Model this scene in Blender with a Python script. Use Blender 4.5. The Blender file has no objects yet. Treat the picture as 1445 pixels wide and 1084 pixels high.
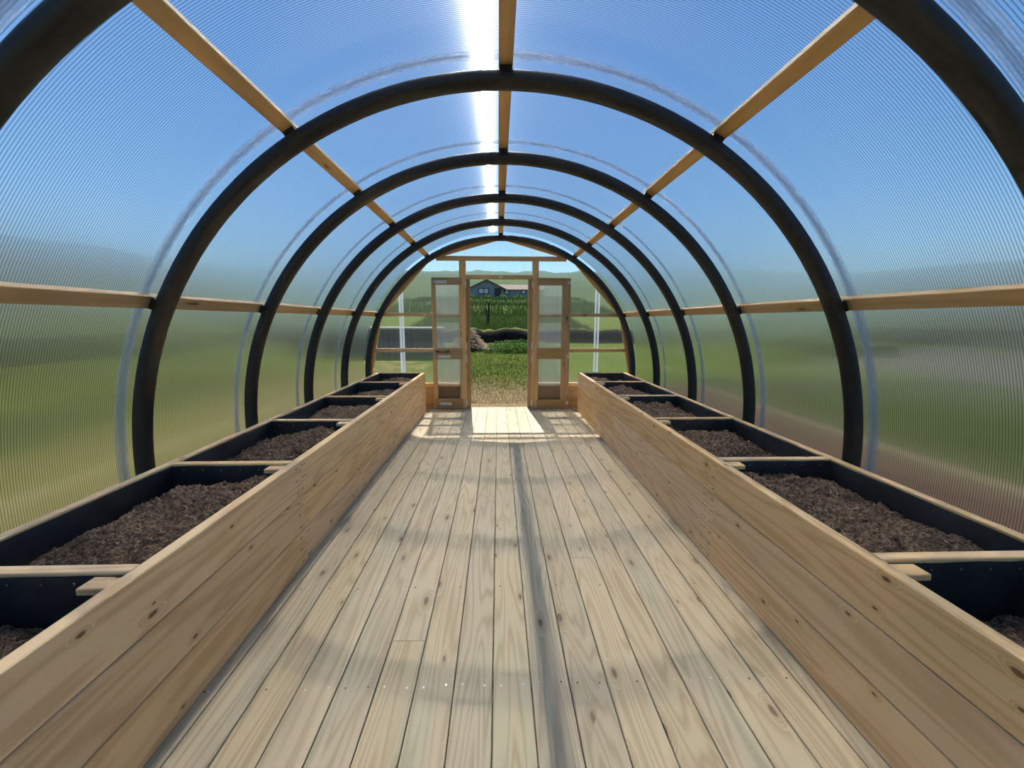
import bpy, math, random
import numpy as np
from mathutils import Matrix, Vector, noise as mnoise

random.seed(7)
rng = np.random.default_rng(7)
SC = bpy.context.scene
COL = SC.collection
PI = math.pi

# ------------------------------------------------------------------ mesh helpers
class MB:
    """collects faces (with material slot, uv in metres and a per-piece value) and links them as one mesh"""
    def __init__(s):
        s.v = []; s.f = []; s.m = []; s.uv = []; s.bv = []; s.sm = []
    def face(s, idx, uv=None, mat=0, bv=0.5, smooth=False):
        s.f.append(tuple(idx)); s.m.append(mat); s.bv.append(bv); s.sm.append(smooth)
        s.uv.append(uv if uv is not None else [(0.0, 0.0)] * len(idx))
    def prism(s, A, B, prof, up, mat=0, bv=None, smooth=False, uvo=None, caps=True, grain=True):
        """extrude a closed 2D profile (a = across, b = along 'up') from point A to point B"""
        A = Vector(A); B = Vector(B); d = B - A; L = d.length; d.normalize()
        up = Vector(up); up = (up - d * up.dot(d)).normalized(); side = d.cross(up)
        n = len(prof); base = len(s.v)
        bv = random.random() if bv is None else bv
        u0, v0 = uvo if uvo else (random.uniform(0, 80), random.uniform(0, 40))
        for P in (A, B):
            for a, b in prof:
                s.v.append(tuple(P + side * a + up * b))
        per = [0.0]
        for i in range(n):
            p, q = prof[i], prof[(i + 1) % n]
            per.append(per[-1] + math.hypot(q[0] - p[0], q[1] - p[1]))
        for i in range(n):
            j = (i + 1) % n
            s.face((base + i, base + j, base + n + j, base + n + i),
                   [(u0, v0 + per[i]), (u0, v0 + per[i + 1]), (u0 + L, v0 + per[i + 1]), (u0 + L, v0 + per[i])], mat, bv, smooth)
        if caps:
            s.face([base + i for i in reversed(range(n))], [(u0 + prof[i][0] * .3, v0 + prof[i][1]) for i in reversed(range(n))], mat, bv)
            s.face([base + n + i for i in range(n)], [(u0 + prof[i][0] * .3, v0 + prof[i][1]) for i in range(n)], mat, bv)
    def plank(s, A, B, w, h, up, c=0.003, mat=0, bv=None):
        """board with chamfered arrises: w across, h along 'up', centred on the line A-B"""
        a, b = w / 2, h / 2; c = min(c, a * .6, b * .6)
        s.prism(A, B, [(a - c, -b), (a, -b + c), (a, b - c), (a - c, b), (-a + c, b), (-a, b - c), (-a, -b + c), (-a + c, -b)][::1], up, mat, bv)
    def box(s, x0, x1, y0, y1, z0, z1, c=0.002, mat=0, bv=None):
        """axis aligned board; grain runs along the longest side"""
        d = (x1 - x0, y1 - y0, z1 - z0); k = d.index(max(d)); cx, cy, cz = (x0 + x1) / 2, (y0 + y1) / 2, (z0 + z1) / 2
        if k == 0: s.plank((x0, cy, cz), (x1, cy, cz), d[1], d[2], (0, 0, 1), c, mat, bv)
        elif k == 1: s.plank((cx, y0, cz), (cx, y1, cz), d[0], d[2], (0, 0, 1), c, mat, bv)
        else: s.plank((cx, cy, z0), (cx, cy, z1), d[0], d[1], (0, 1, 0), c, mat, bv)
    def disc(s, P, n, r, h=0.002, seg=10, mat=0):
        P = Vector(P); n = Vector(n).normalized()
        up = Vector((0, 0, 1)) if abs(n.z) < .9 else Vector((1, 0, 0))
        s.prism(P, P + n * h, [(r * math.cos(2 * PI * i / seg), r * math.sin(2 * PI * i / seg)) for i in range(seg)], up, mat, .5)
    def tube(s, path, r, seg=16, mat=0, smooth=True, caps=True, up0=(0, 1, 0)):
        base = len(s.v); n = len(path); pts = [Vector(p) for p in path]
        acc = 0.0; us = [0.0]
        for i in range(1, n):
            acc += (pts[i] - pts[i - 1]).length; us.append(acc)
        for i, p in enumerate(pts):
            t = (pts[min(i + 1, n - 1)] - pts[max(i - 1, 0)]).normalized()
            a = Vector(up0); a = (a - t * a.dot(t)).normalized(); b = t.cross(a)
            rr = r[i] if hasattr(r, '__len__') else r
            for k in range(seg):
                an = 2 * PI * k / seg
                s.v.append(tuple(p + a * (rr * math.cos(an)) + b * (rr * math.sin(an))))
        for i in range(n - 1):
            for k in range(seg):
                k2 = (k + 1) % seg
                s.face((base + i * seg + k, base + i * seg + k2, base + (i + 1) * seg + k2, base + (i + 1) * seg + k),
                       [(us[i], k * .02), (us[i], k * .02 + .02), (us[i + 1], k * .02 + .02), (us[i + 1], k * .02)], mat, .5, smooth)
        if caps:
            s.face([base + k for k in reversed(range(seg))], None, mat)
            s.face([base + (n - 1) * seg + k for k in range(seg)], None, mat)
    def build(s, name, mats, parent=None, loc=None):
        me = bpy.data.meshes.new(name)
        v = s.v
        if loc is not None:
            L = Vector(loc); v = [tuple(Vector(p) - L) for p in v]
        me.from_pydata(v, [], s.f)
        if not isinstance(mats, (list, tuple)): mats = [mats]
        for m in mats: me.materials.append(m)
        me.polygons.foreach_set('material_index', s.m)
        me.polygons.foreach_set('use_smooth', s.sm)
        ul = me.uv_layers.new(name='UVMap')
        ul.data.foreach_set('uv', np.array([c for f in s.uv for p in f for c in p], dtype=np.float32))
        at = me.attributes.new('bv', 'FLOAT', 'FACE'); at.data.foreach_set('value', np.array(s.bv, dtype=np.float32))
        me.validate(); me.update()
        o = bpy.data.objects.new(name, me); COL.objects.link(o)
        if loc is not None: o.location = loc
        if parent is not None:
            o.parent = parent
            if loc is None: o.matrix_parent_inverse = parent.matrix_world.inverted() if False else Matrix.Translation(-Vector(parent.location))
        return o

def tag(o, label=None, cat=None, group=None, kind=None):
    if label: o['label'] = label
    if cat: o['category'] = cat
    if group: o['group'] = group
    if kind: o['kind'] = kind
    return o

def thing(name, loc, label, cat, group=None, kind=None):
    o = bpy.data.objects.new(name, None); COL.objects.link(o); o.location = loc; o.empty_display_size = .1
    return tag(o, label, cat, group, kind)

def grid_mesh(name, xs, ys, zf, mat, parent=None, smooth=True, loc=(0, 0, 0)):
    """height field over xs, ys"""
    nx, ny = len(xs), len(ys)
    V = [(x - loc[0], y - loc[1], zf(x, y) - loc[2]) for y in ys for x in xs]
    Fc = [(j * nx + i, j * nx + i + 1, (j + 1) * nx + i + 1, (j + 1) * nx + i) for j in range(ny - 1) for i in range(nx - 1)]
    me = bpy.data.meshes.new(name); me.from_pydata(V, [], Fc); me.materials.append(mat)
    me.polygons.foreach_set('use_smooth', [smooth] * len(Fc)); me.update()
    o = bpy.data.objects.new(name, me); COL.objects.link(o); o.location = loc
    if parent: o.parent = parent; o.matrix_parent_inverse = Matrix.Translation(-Vector(parent.location))
    return o

def raw_mesh(name, V, Fc, mats, mi=None, smooth=False, parent=None):
    me = bpy.data.meshes.new(name); me.from_pydata([tuple(p) for p in V], [], [tuple(f) for f in Fc])
    for m in (mats if isinstance(mats, (list, tuple)) else [mats]): me.materials.append(m)
    if mi is not None: me.polygons.foreach_set('material_index', list(map(int, mi)))
    me.polygons.foreach_set('use_smooth', [smooth] * len(me.polygons)); me.update()
    o = bpy.data.objects.new(name, me); COL.objects.link(o)
    if parent: o.parent = parent; o.matrix_parent_inverse = Matrix.Translation(-Vector(parent.location))
    return o

# ------------------------------------------------------------------ materials
class NT:
    def __init__(s, name):
        s.mat = bpy.data.materials.new(name); s.mat.use_nodes = True
        s.t = s.mat.node_tree; s.t.nodes.clear(); s.out = s.n('ShaderNodeOutputMaterial')
    def n(s, typ, **kw):
        nd = s.t.nodes.new(typ)
        for k, v in kw.items(): setattr(nd, k, v)
        return nd
    def link(s, a, b): s.t.links.new(a, b)
    def set(s, sock, v):
        if isinstance(v, bpy.types.NodeSocket): s.link(v, sock)
        else: sock.default_value = v
    def math(s, op, a, b=None, c=None, clamp=False):
        nd = s.n('ShaderNodeMath', operation=op); nd.use_clamp = clamp
        for i, x in enumerate((a, b, c)):
            if x is not None: s.set(nd.inputs[i], x)
        return nd.outputs[0]
    def mix(s, f, a, b, blend='MIX'):
        nd = s.n('ShaderNodeMix', data_type='RGBA', blend_type=blend)
        s.set(nd.inputs[0], f); s.set(nd.inputs[6], a); s.set(nd.inputs[7], b)
        return nd.outputs[2]
    def noise(s, vec, scale=1., detail=3., rough=.5, dist=0.):
        nd = s.n('ShaderNodeTexNoise')
        if vec is not None: s.link(vec, nd.inputs['Vector'])
        nd.inputs['Scale'].default_value = scale; nd.inputs['Detail'].default_value = detail
        nd.inputs['Roughness'].default_value = rough; nd.inputs['Distortion'].default_value = dist
        return nd.outputs['Fac']
    def ramp(s, f, stops):
        nd = s.n('ShaderNodeValToRGB'); cr = nd.color_ramp
        while len(cr.elements) > 1: cr.elements.remove(cr.elements[-1])
        for i, (p, c) in enumerate(stops):
            e = cr.elements[0] if i == 0 else cr.elements.new(p)
            e.position = p; e.color = c if len(c) == 4 else (*c, 1)
        s.set(nd.inputs[0], f); return nd.outputs[0]
    def smooth(s, x, a, b, o0=0., o1=1.):
        nd = s.n('ShaderNodeMapRange', interpolation_type='SMOOTHSTEP')
        s.set(nd.inputs[0], x); nd.inputs[1].default_value = a; nd.inputs[2].default_value = b
        nd.inputs[3].default_value = o0; nd.inputs[4].default_value = o1
        return nd.outputs[0]
    def comb(s, x, y, z=0.):
        nd = s.n('ShaderNodeCombineXYZ')
        for i, v in enumerate((x, y, z)): s.set(nd.inputs[i], v)
        return nd.outputs[0]
    def sep(s, v):
        nd = s.n('ShaderNodeSeparateXYZ'); s.link(v, nd.inputs[0]); return nd.outputs
    def vmath(s, op, a, b=None):
        nd = s.n('ShaderNodeVectorMath', operation=op); s.set(nd.inputs[0], a)
        if b is not None: s.set(nd.inputs[1], b)
        return nd.outputs[0]
    def bump(s, h, strength=.3, dist=.01):
        nd = s.n('ShaderNodeBump'); nd.inputs['Strength'].default_value = strength; nd.inputs['Distance'].default_value = dist
        s.link(h, nd.inputs['Height']); return nd.outputs[0]
    def pbsdf(s, col, rough=.6, metal=0., normal=None, spec=.5):
        nd = s.n('ShaderNodeBsdfPrincipled')
        s.set(nd.inputs['Base Color'], col if isinstance(col, bpy.types.NodeSocket) else (*col[:3], 1))
        s.set(nd.inputs['Roughness'], rough); nd.inputs['Metallic'].default_value = metal
        nd.inputs['Specular IOR Level'].default_value = spec
        if normal is not None: s.link(normal, nd.inputs['Normal'])
        s.link(nd.outputs[0], s.out.inputs[0]); return s.mat

def c4(c): return (*c, 1)

def wood(name, light, dark, knot, rings=9., ring_amt=.5, knots=.35, kscale=(1.6, 5.5), var=.25, green=0., rough=.62, tint=None, ksz=1.):
    n = NT(name)
    uvn = n.n('ShaderNodeUVMap', uv_map='UVMap').outputs[0]
    u, v, _ = n.sep(uvn)
    at = n.n('ShaderNodeAttribute', attribute_name='bv').outputs['Fac']
    # knots
    kv = n.comb(n.math('MULTIPLY', u, kscale[0]), n.math('MULTIPLY', v, kscale[1]), n.math('MULTIPLY', at, 31.))
    vo = n.n('ShaderNodeTexVoronoi', voronoi_dimensions='2D'); n.link(kv, vo.inputs['Vector']); vo.inputs['Scale'].default_value = 1.
    d = vo.outputs['Distance']; cr = n.sep(vo.outputs['Color'])
    pick = n.math('LESS_THAN', cr[0], knots)
    size = n.math('MULTIPLY_ADD', cr[1], .055 * ksz, .025 * ksz)
    rel = n.math('DIVIDE', d, size)
    wob = n.noise(n.comb(n.math('MULTIPLY', u, 30.), n.math('MULTIPLY', v, 60.)), 1., 2.)
    rel = n.math('ADD', rel, n.math('MULTIPLY', n.math('SUBTRACT', wob, .5), .7))
    kn = n.math('MULTIPLY', n.smooth(rel, .6, 1.15, 1., 0.), pick)
    halo = n.math('MULTIPLY', n.smooth(rel, .8, 3.2, 1., 0.), pick)
    # rings: contour lines of a stretched noise, bent round the knots
    f1 = n.noise(n.comb(n.math('MULTIPLY', u, .55), n.math('MULTIPLY', v, 7.), n.math('MULTIPLY', at, 17.)), 1., 2., .45, .15)
    field = n.math('ADD', f1, n.math('MULTIPLY', halo, .22))
    rg = n.math('SINE', n.math('MULTIPLY', field, rings * 2 * PI))
    rg = n.math('POWER', n.math('MULTIPLY_ADD', rg, .5, .5), 2.2)
    fine = n.noise(n.comb(n.math('MULTIPLY', u, 5.), n.math('MULTIPLY', v, 420.)), 1., 3., .6)
    rg = n.math('MULTIPLY', rg, n.math('MULTIPLY_ADD', fine, .9, .5))
    blot = n.noise(n.comb(n.math('MULTIPLY', u, 1.3), n.math('MULTIPLY', v, 6.), n.math('MULTIPLY', at, 5.)), 1., 4., .55)
    col = n.mix(n.math('MULTIPLY', rg, ring_amt, clamp=True), c4(light), c4(dark))
    col = n.mix(n.smooth(fine, .52, .8, 0., .35), col, c4(dark))
    col = n.mix(n.smooth(blot, .5, .75, 0., .35), col, c4(tint if tint else dark))
    if green:
        gn = n.noise(n.comb(n.math('MULTIPLY', u, .9), n.math('MULTIPLY', v, 9.), n.math('MULTIPLY', at, 9.)), 1., 3.)
        col = n.mix(n.smooth(gn, .55, .72, 0., green), col, (.36, .42, .30, 1))
    col = n.mix(n.math('MULTIPLY', halo, .45), col, c4(dark))
    col = n.mix(n.math('MULTIPLY', kn, .85), col, c4(knot))
    core = n.math('MULTIPLY', n.smooth(rel, .1, .5, 1., 0.), pick)
    col = n.mix(n.math('MULTIPLY', core, .35), col, c4([k * 1.9 for k in knot]))
    hsv = n.n('ShaderNodeHueSaturation'); n.link(col, hsv.inputs['Color'])
    n.set(hsv.inputs['Value'], n.math('MULTIPLY_ADD', n.math('SUBTRACT', at, .5), var, 1.))
    n.set(hsv.inputs['Saturation'], n.math('MULTIPLY_ADD', n.math('FRACT', n.math('MULTIPLY', at, 7.3)), .2, .95))
    hb = n.math('MULTIPLY_ADD', fine, .5, n.math('MULTIPLY', rg, -.3))
    return n.pbsdf(hsv.outputs[0], rough, 0., n.bump(hb, .25, .0015), .35)

M = {}
M['deck'] = wood('deck_wood', (.535, .435, .28), (.30, .22, .125), (.12, .08, .05), rings=15., ring_amt=.55, knots=.5, kscale=(2.3, 6.4), var=.18, green=.22, tint=(.52, .42, .29), rough=.72)
M['pine'] = wood('pine_board', (.85, .575, .30), (.60, .34, .145), (.12, .05, .022), rings=9., ring_amt=.6, knots=.6, kscale=(3.0, 6.2), var=.16, tint=(.62, .39, .18), rough=.65, ksz=.75)
M['batten'] = wood('batten_wood', (.66, .45, .23), (.44, .26, .11), (.14, .07, .03), rings=5., ring_amt=.45, knots=.25, kscale=(1.2, 7.), var=.16, tint=(.5, .31, .14))
M['frame'] = wood('frame_wood', (.68, .46, .23), (.48, .28, .12), (.11, .055, .025), rings=6., ring_amt=.5, knots=.4, kscale=(1.8, 6.), var=.22, tint=(.46, .28, .13))
M['door'] = wood('door_wood', (.45, .29, .14), (.30, .175, .075), (.08, .04, .02), rings=6., ring_amt=.55, knots=.4, kscale=(1.8, 6.), var=.25, tint=(.34, .21, .1))

def simple(name, col, rough=.5, metal=0., nscale=40., namt=.25, bump=.1, spec=.5):
    n = NT(name)
    p = n.n('ShaderNodeTexCoord').outputs['Object']
    f = n.noise(p, nscale, 4.)
    cc = n.mix(n.smooth(f, .3, .7, 0., 1.), c4([c * (1 - namt) for c in col]), c4([min(1, c * (1 + namt)) for c in col]))
    return n.pbsdf(cc, rough, metal, n.bump(f, bump, .004), spec)

M['pipe'] = simple('black_pipe', (.0085, .0088, .0095), .5, 0, 60., .3, .08, .5)
M['liner'] = simple('black_liner', (.0095, .0098, .0105), .55, 0, 9., .5, .5, .5)
M['steel'] = simple('galvanised_steel', (.62, .63, .64), .35, .9, 80., .2, .05)
M['screw'] = simple('screw_steel', (.60, .59, .56), .4, .8, 80., .2, .05)
M['staple'] = simple('dull_staple', (.16, .16, .17), .5, .5, 80., .2, .05)
M['nail'] = simple('dark_screw', (.06, .04, .03), .6, .2, 80., .2, .05)
M['blackmetal'] = simple('black_metal', (.012, .012, .013), .4, .3, 60., .2, .05)

def polycarbonate(name, axis, tr=.5, blur=.8, ru=.002, milk=.012):
    """twin wall sheet: flutes act as fine cylinders, they spread light across the flute direction"""
    n = NT(name)
    P = n.n('ShaderNodeTexCoord').outputs['Object'] if False else n.n('ShaderNodeNewGeometry').outputs['Position']
    x, y, z = n.sep(P)
    if axis == 'arch':
        T = n.vmath('NORMALIZE', n.comb(n.math('MULTIPLY', n.math('MAXIMUM', n.math('SUBTRACT', z, .516), 0.), -1.), 0., x))
        q = y
    else:
        T = n.comb(0., 0., 1.); q = x
    ph = n.math('FRACT', n.math('DIVIDE', q, .0113))
    rib = n.math('ABSOLUTE', n.math('MULTIPLY_ADD', ph, 2., -1.))
    rib = n.smooth(rib, .45, .95)                                          # narrow web lines
    var = n.noise(n.comb(n.math('MULTIPLY', q, 23.), 0., 0.), 1., 3., .6)   # some flutes clearer than others
    lw = n.n('ShaderNodeLayerWeight'); lw.inputs[0].default_value = .5
    face = lw.outputs['Facing']                                            # 0 square on, 1 grazing
    tw = n.math('MULTIPLY', n.smooth(face, .22, .75, tr, tr * .16), n.math('MULTIPLY_ADD', rib, -.55, 1.))
    tw = n.math('MULTIPLY', tw, n.math('MULTIPLY_ADD', var, .5, .75), clamp=True)
    trn = n.n('ShaderNodeBsdfTransparent'); trn.inputs[0].default_value = (.95, .965, .975, 1)
    hair = n.n('ShaderNodeBsdfHair', component='Transmission')
    n.set(hair.inputs['Color'], n.mix(rib, (.92, .94, .96, 1), (.36, .39, .42, 1)))
    hair.inputs['Offset'].default_value = 0.
    hair.inputs['RoughnessU'].default_value = ru; hair.inputs['RoughnessV'].default_value = blur
    n.link(T, hair.inputs['Tangent'])
    tl = n.n('ShaderNodeBsdfTranslucent'); tl.inputs[0].default_value = (.8, .84, .88, 1)
    m1 = n.n('ShaderNodeMixShader'); m1.inputs[0].default_value = milk
    n.link(hair.outputs[0], m1.inputs[1]); n.link(tl.outputs[0], m1.inputs[2])
    m2 = n.n('ShaderNodeMixShader'); n.link(tw, m2.inputs[0]); n.link(m1.outputs[0], m2.inputs[1]); n.link(trn.outputs[0], m2.inputs[2])
    gl = n.n('ShaderNodeBsdfGlossy'); gl.inputs['Roughness'].default_value = .12; gl.inputs[0].default_value = (.9, .92, .95, 1)
    fr = n.n('ShaderNodeFresnel'); fr.inputs[0].default_value = 1.45
    m3 = n.n('ShaderNodeMixShader'); n.set(m3.inputs[0], n.math('MULTIPLY', fr.outputs[0], .25 if axis == 'arch' else .08, clamp=True))
    n.link(m2.outputs[0], m3.inputs[1]); n.link(gl.outputs[0], m3.inputs[2])
    n.link(m3.outputs[0], n.out.inputs[0])
    return n.mat
M['poly'] = polycarbonate('twinwall_roof', 'arch', .12, .13, .001)
M['polyend'] = polycarbonate('twinwall_end', 'flat', .72, .35, .002, .03)
M['polydoor'] = polycarbonate('twinwall_door', 'flat', .62, .4, .002, .17)

def strip_mat():
    n = NT('jointing_strip')
    q = n.sep(n.n('ShaderNodeNewGeometry').outputs['Position'])
    f = n.noise(n.comb(n.math('MULTIPLY', q[0], 20.), n.math('MULTIPLY', q[1], 160.), n.math('MULTIPLY', q[2], 2.)), 1., 3.)
    tr = n.n('ShaderNodeBsdfTransparent'); tr.inputs[0].default_value = (.85, .88, .92, 1)
    tl = n.n('ShaderNodeBsdfTranslucent'); tl.inputs[0].default_value = (.78, .82, .86, 1)
    df = n.n('ShaderNodeBsdfDiffuse'); df.inputs[0].default_value = (.5, .53, .56, 1)
    a = n.n('ShaderNodeMixShader'); a.inputs[0].default_value = .4; n.link(tl.outputs[0], a.inputs[1]); n.link(df.outputs[0], a.inputs[2])
    b = n.n('ShaderNodeMixShader'); n.set(b.inputs[0], n.smooth(f, .3, .7, .2, .5)); n.link(tr.outputs[0], b.inputs[1]); n.link(a.outputs[0], b.inputs[2])
    n.link(b.outputs[0], n.out.inputs[0]); return n.mat
M['strip'] = strip_mat()

def soil_mat():
    n = NT('compost_soil')
    p = n.n('ShaderNodeNewGeometry').outputs['Position']
    a = n.noise(p, 9., 5., .6); b = n.noise(p, 70., 5., .7); c = n.noise(n.vmath('MULTIPLY', p, (1., .6, 1.)), 190., 2., .6)
    col = n.mix(n.smooth(b, .32, .68), (.058, .035, .021, 1), (.31, .20, .118, 1))
    col = n.mix(n.smooth(a, .45, .7, 0., .5), col, (.16, .10, .06, 1))
    col = n.mix(n.smooth(c, .66, .76, 0., .75), col, (.30, .21, .13, 1))
    h = n.math('ADD', n.math('MULTIPLY', b, .7), n.math('MULTIPLY', c, .4))
    return n.pbsdf(col, .95, 0., n.bump(h, 1., .02), .15)
M['soil'] = soil_mat()
M['straw'] = simple('dry_straw', (.33, .235, .135), .85, 0, 20., .35, .1, .2)
M['crumb'] = simple('soil_crumb', (.16, .10, .06), .95, 0, 120., .5, .6, .1)
M['chip'] = simple('pale_chip', (.24, .165, .10), .9, 0, 60., .4, .2, .2)

def ground_mat():
    n = NT('meadow_ground')
    p = n.n('ShaderNodeNewGeometry').outputs['Position']; x, y, z = n.sep(p)
    big = n.noise(p, .35, 4., .55); mid = n.noise(p, 2.2, 5., .6); fine = n.noise(p, 26., 5., .7); hf = n.noise(p, 90., 3., .7)
    g = n.mix(n.smooth(fine, .35, .65), (.052, .098, .010, 1), (.165, .215, .020, 1))
    g = n.mix(n.smooth(mid, .42, .66, 0., .55), g, (.175, .195, .028, 1))
    g = n.mix(n.smooth(big, .48, .66, 0., .55), g, (.055, .088, .016, 1))
    g = n.mix(n.smooth(hf, .62, .75, 0., .4), g, (.28, .29, .08, 1))
    straw = n.mix(n.smooth(fine, .3, .7), (.17, .115, .055, 1), (.44, .33, .165, 1))
    straw = n.mix(n.smooth(hf, .35, .6, .65, 0.), straw, (.12, .08, .04, 1))
    wob = n.math('MULTIPLY', n.math('SUBTRACT', n.noise(p, .9, 4., .6), .5), 3.)
    # trampled straw in front of the door
    near = n.math('MULTIPLY', n.smooth(n.math('ADD', n.math('ADD', y, wob), n.math('MULTIPLY', n.math('SUBTRACT', fine, .5), 2.)), 7.4, 10.6, 1., 0.), n.smooth(n.math('ABSOLUTE', x), 2.2, 3.4, 1., 0.))
    col = n.mix(near, g, straw)
    # worn tan strip along the left side, bare soil along the right side
    lft = n.math('MULTIPLY', n.smooth(n.math('ADD', x, n.math('MULTIPLY', wob, .5)), -3.9, -3.0), n.smooth(x, -1.8, -2.0))
    lft = n.math('MULTIPLY', lft, n.smooth(mid, .36, .6))
    col = n.mix(n.math('MULTIPLY', lft, .85), col, (.34, .26, .11, 1))
    rgt = n.math('MULTIPLY', n.smooth(n.math('ADD', x, n.math('MULTIPLY', wob, .12)), 4.05, 4.2, 1., 0.), n.smooth(x, 1.8, 2.))
    col = n.mix(n.math('MULTIPLY', rgt, n.smooth(y, 10., 8.)), col, n.mix(fine, (.055, .030, .017, 1), (.135, .085, .052, 1)))
    edge = n.smooth(n.math('ABSOLUTE', n.math('SUBTRACT', x, 4.2)), .06, .18, 1., 0.)
    col = n.mix(n.math('MULTIPLY', edge, n.smooth(y, 10., 8.)), col, (.30, .24, .15, 1))
    xl = n.math('ADD', x, n.math('MULTIPLY', wob, .4)); yl = n.smooth(y, 12., 9.)
    b1 = n.math('MULTIPLY', n.math('MULTIPLY', n.smooth(xl, -5.4, -4.8), n.smooth(xl, -2.2, -3.)), yl)
    col = n.mix(n.math('MULTIPLY', b1, n.smooth(mid, .3, .6, .35, .85)), col, (.185, .145, .050, 1))
    b2 = n.math('MULTIPLY', n.math('MULTIPLY', n.smooth(xl, -7.8, -7.2), n.smooth(xl, -4.9, -5.5)), yl)
    col = n.mix(n.math('MULTIPLY', b2, .8), col, n.mix(fine, (.020, .036, .006, 1), (.055, .07, .012, 1)))
    b3 = n.math('MULTIPLY', n.smooth(xl, -13.2, -12.6), n.smooth(xl, -7.3, -7.9))
    col = n.mix(n.math('MULTIPLY', b3, n.smooth(y, 14., 11.)), col, n.mix(fine, (.07, .09, .010, 1), (.145, .15, .020, 1)))
    edl = n.smooth(n.math('ABSOLUTE', n.math('ADD', x, 3.7)), .05, .2, .7, 0.)
    col = n.mix(edl, col, (.33, .28, .13, 1))
    # gravel track beyond the grass on the right
    trk = n.math('MULTIPLY', n.smooth(n.math('ADD', x, n.math('MULTIPLY', wob, .5)), 10.6, 11.6), n.smooth(x, 22.5, 21.5))
    trk = n.math('MULTIPLY', trk, n.smooth(y, 24., 20.))
    col = n.mix(trk, col, n.mix(fine, (.12, .108, .10, 1), (.20, .185, .17, 1)))
    rg_ = n.math('MULTIPLY', n.smooth(x, 4.2, 4.4), n.smooth(x, 11.4, 10.6)); rg_ = n.math('MULTIPLY', rg_, n.smooth(y, 11., 9.))
    col = n.mix(n.math('MULTIPLY', rg_, .75), col, n.mix(fine, (.017, .030, .005, 1), (.042, .058, .010, 1)))
    # hill far off: duller, bluer green, flat grey mixed in towards the side slopes
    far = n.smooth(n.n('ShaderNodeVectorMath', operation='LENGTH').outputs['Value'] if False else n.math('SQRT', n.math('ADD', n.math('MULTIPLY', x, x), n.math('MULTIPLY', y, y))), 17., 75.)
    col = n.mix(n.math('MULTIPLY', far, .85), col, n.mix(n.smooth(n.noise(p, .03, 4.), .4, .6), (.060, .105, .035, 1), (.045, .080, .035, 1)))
    side = n.math('MULTIPLY', n.smooth(n.math('SUBTRACT', n.math('ABSOLUTE', x), n.math('MULTIPLY', y, .55)), 4., 30.), n.smooth(n.math('ABSOLUTE', x), 20., 34.))
    col = n.mix(n.math('MULTIPLY', side, .9), col, (.095, .10, .10, 1))
    h = n.math('ADD', n.math('MULTIPLY', fine, 1.), n.math('MULTIPLY', hf, .5))
    return n.pbsdf(col, .95, 0., n.bump(h, .8, .05), .1)
M['ground'] = ground_mat()
M['grass1'] = simple('grass_blade', (.085, .150, .014), .6, 0, 3., .35, 0., .3)
M['grass2'] = simple('grass_blade_yellow', (.21, .24, .03), .6, 0, 3., .35, 0., .3)
M['grass3'] = simple('grass_blade_dry', (.42, .32, .16), .7, 0, 3., .3, 0., .3)
M['weed'] = simple('weed_leaf', (.055, .125, .012), .85, 0, 6., .4, 0., .08)
M['peat'] = simple('peat_bank', (.022, .016, .012), .95, 0, 5., .6, 1., .1)
M['reed'] = simple('dead_reed', (.50, .38, .24), .85, 0, 8., .4, 0., .2)
M['harling'] = simple('grey_harling', (.27, .285, .33), .9, 0, 3., .08, .3, .2)
M['rooftile'] = simple('roof_tile', (.20, .155, .125), .85, 0, 2., .2, .5, .2)
M['darktrim'] = simple('dark_trim', (.030, .033, .042), .6, 0, 5., .2, 0.)
M['glass'] = simple('window_glass', (.30, .36, .45), .08, .0, 2., .1, 0., .8)
M['post'] = simple('weathered_post', (.035, .030, .024), .9, 0, 12., .4, .5, .2)
M['concrete'] = simple('grey_concrete', (.105, .105, .115), .9, 0, 4., .3, .5, .2)
M['coping'] = simple('pale_coping', (.78, .78, .76), .8, 0, 6., .15, .2, .2)
M['stone'] = simple('dark_stone', (.022, .020, .017), .95, 0, 1.6, .6, 1., .2)

# ------------------------------------------------------------------ dimensions (metres; x across, y towards the far door, z up)
CAM = (-.05, 0., 1.314); FOC = 600.; YAW, PITCH, ROLL = .0324, .1478, .0025
R0, ZC = 1.958, .516                 # hoop centre line: half circle on straight legs
PR = .0435                           # pipe radius
HY = [1.268, 2.268, 3.273, 4.279, 5.284, 6.262]
RB = 2.016                           # inner face of the battens
RS = 2.069                           # sheet
YW = 6.315                           # inner face of the far wall frame
BL, BR, BT = -1.104, 1.112, .575     # bed faces and height
OL, OR_ = -1.79, 1.803
BY0, BY1 = .205, 6.115
YBACK = -.75

# ------------------------------------------------------------------ floor
mb = MB()
pitch = .1404; x0 = -.073 - 8 * pitch
joint = {7: 3.07, 3: 4.9, 11: 2.2, 13: 4.2, 5: 1.6, 9: 4.25}
for k in range(17):
    xa = x0 + k * pitch + .0017; xb = x0 + (k + 1) * pitch - .0017
    xa = max(xa, BL + .004 - .03); xb = min(xb, BR - .004 + .03)
    if xb - xa < .03: continue
    ends = [YBACK, joint[k], YW - .005] if k in joint else [YBACK, YW - .005]
    if abs((xa + xb) / 2 + .036) < .47: ends[-1] = YW + .10
    for a, b in zip(ends[:-1], ends[1:]):
        mb.box(xa, xb, a + .001, b - .001, -.028, 0, .0025, 0)
    for yj in [1.375 - .58 * 2, 1.375 - .58, 1.375, 1.955, 2.538, 3.12, 3.70, 4.28, 4.87, 5.45, 6.03]:
        for xs_ in (xa + .028, xb - .028):
            mb.disc((xs_, yj + random.uniform(-.006, .006), -.0005), (0, 0, 1), .0042, .001, 8, 1 if random.random() < .75 else 2)
floor = mb.build('floor', [M['deck'], M['screw'], M['nail']])
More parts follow.
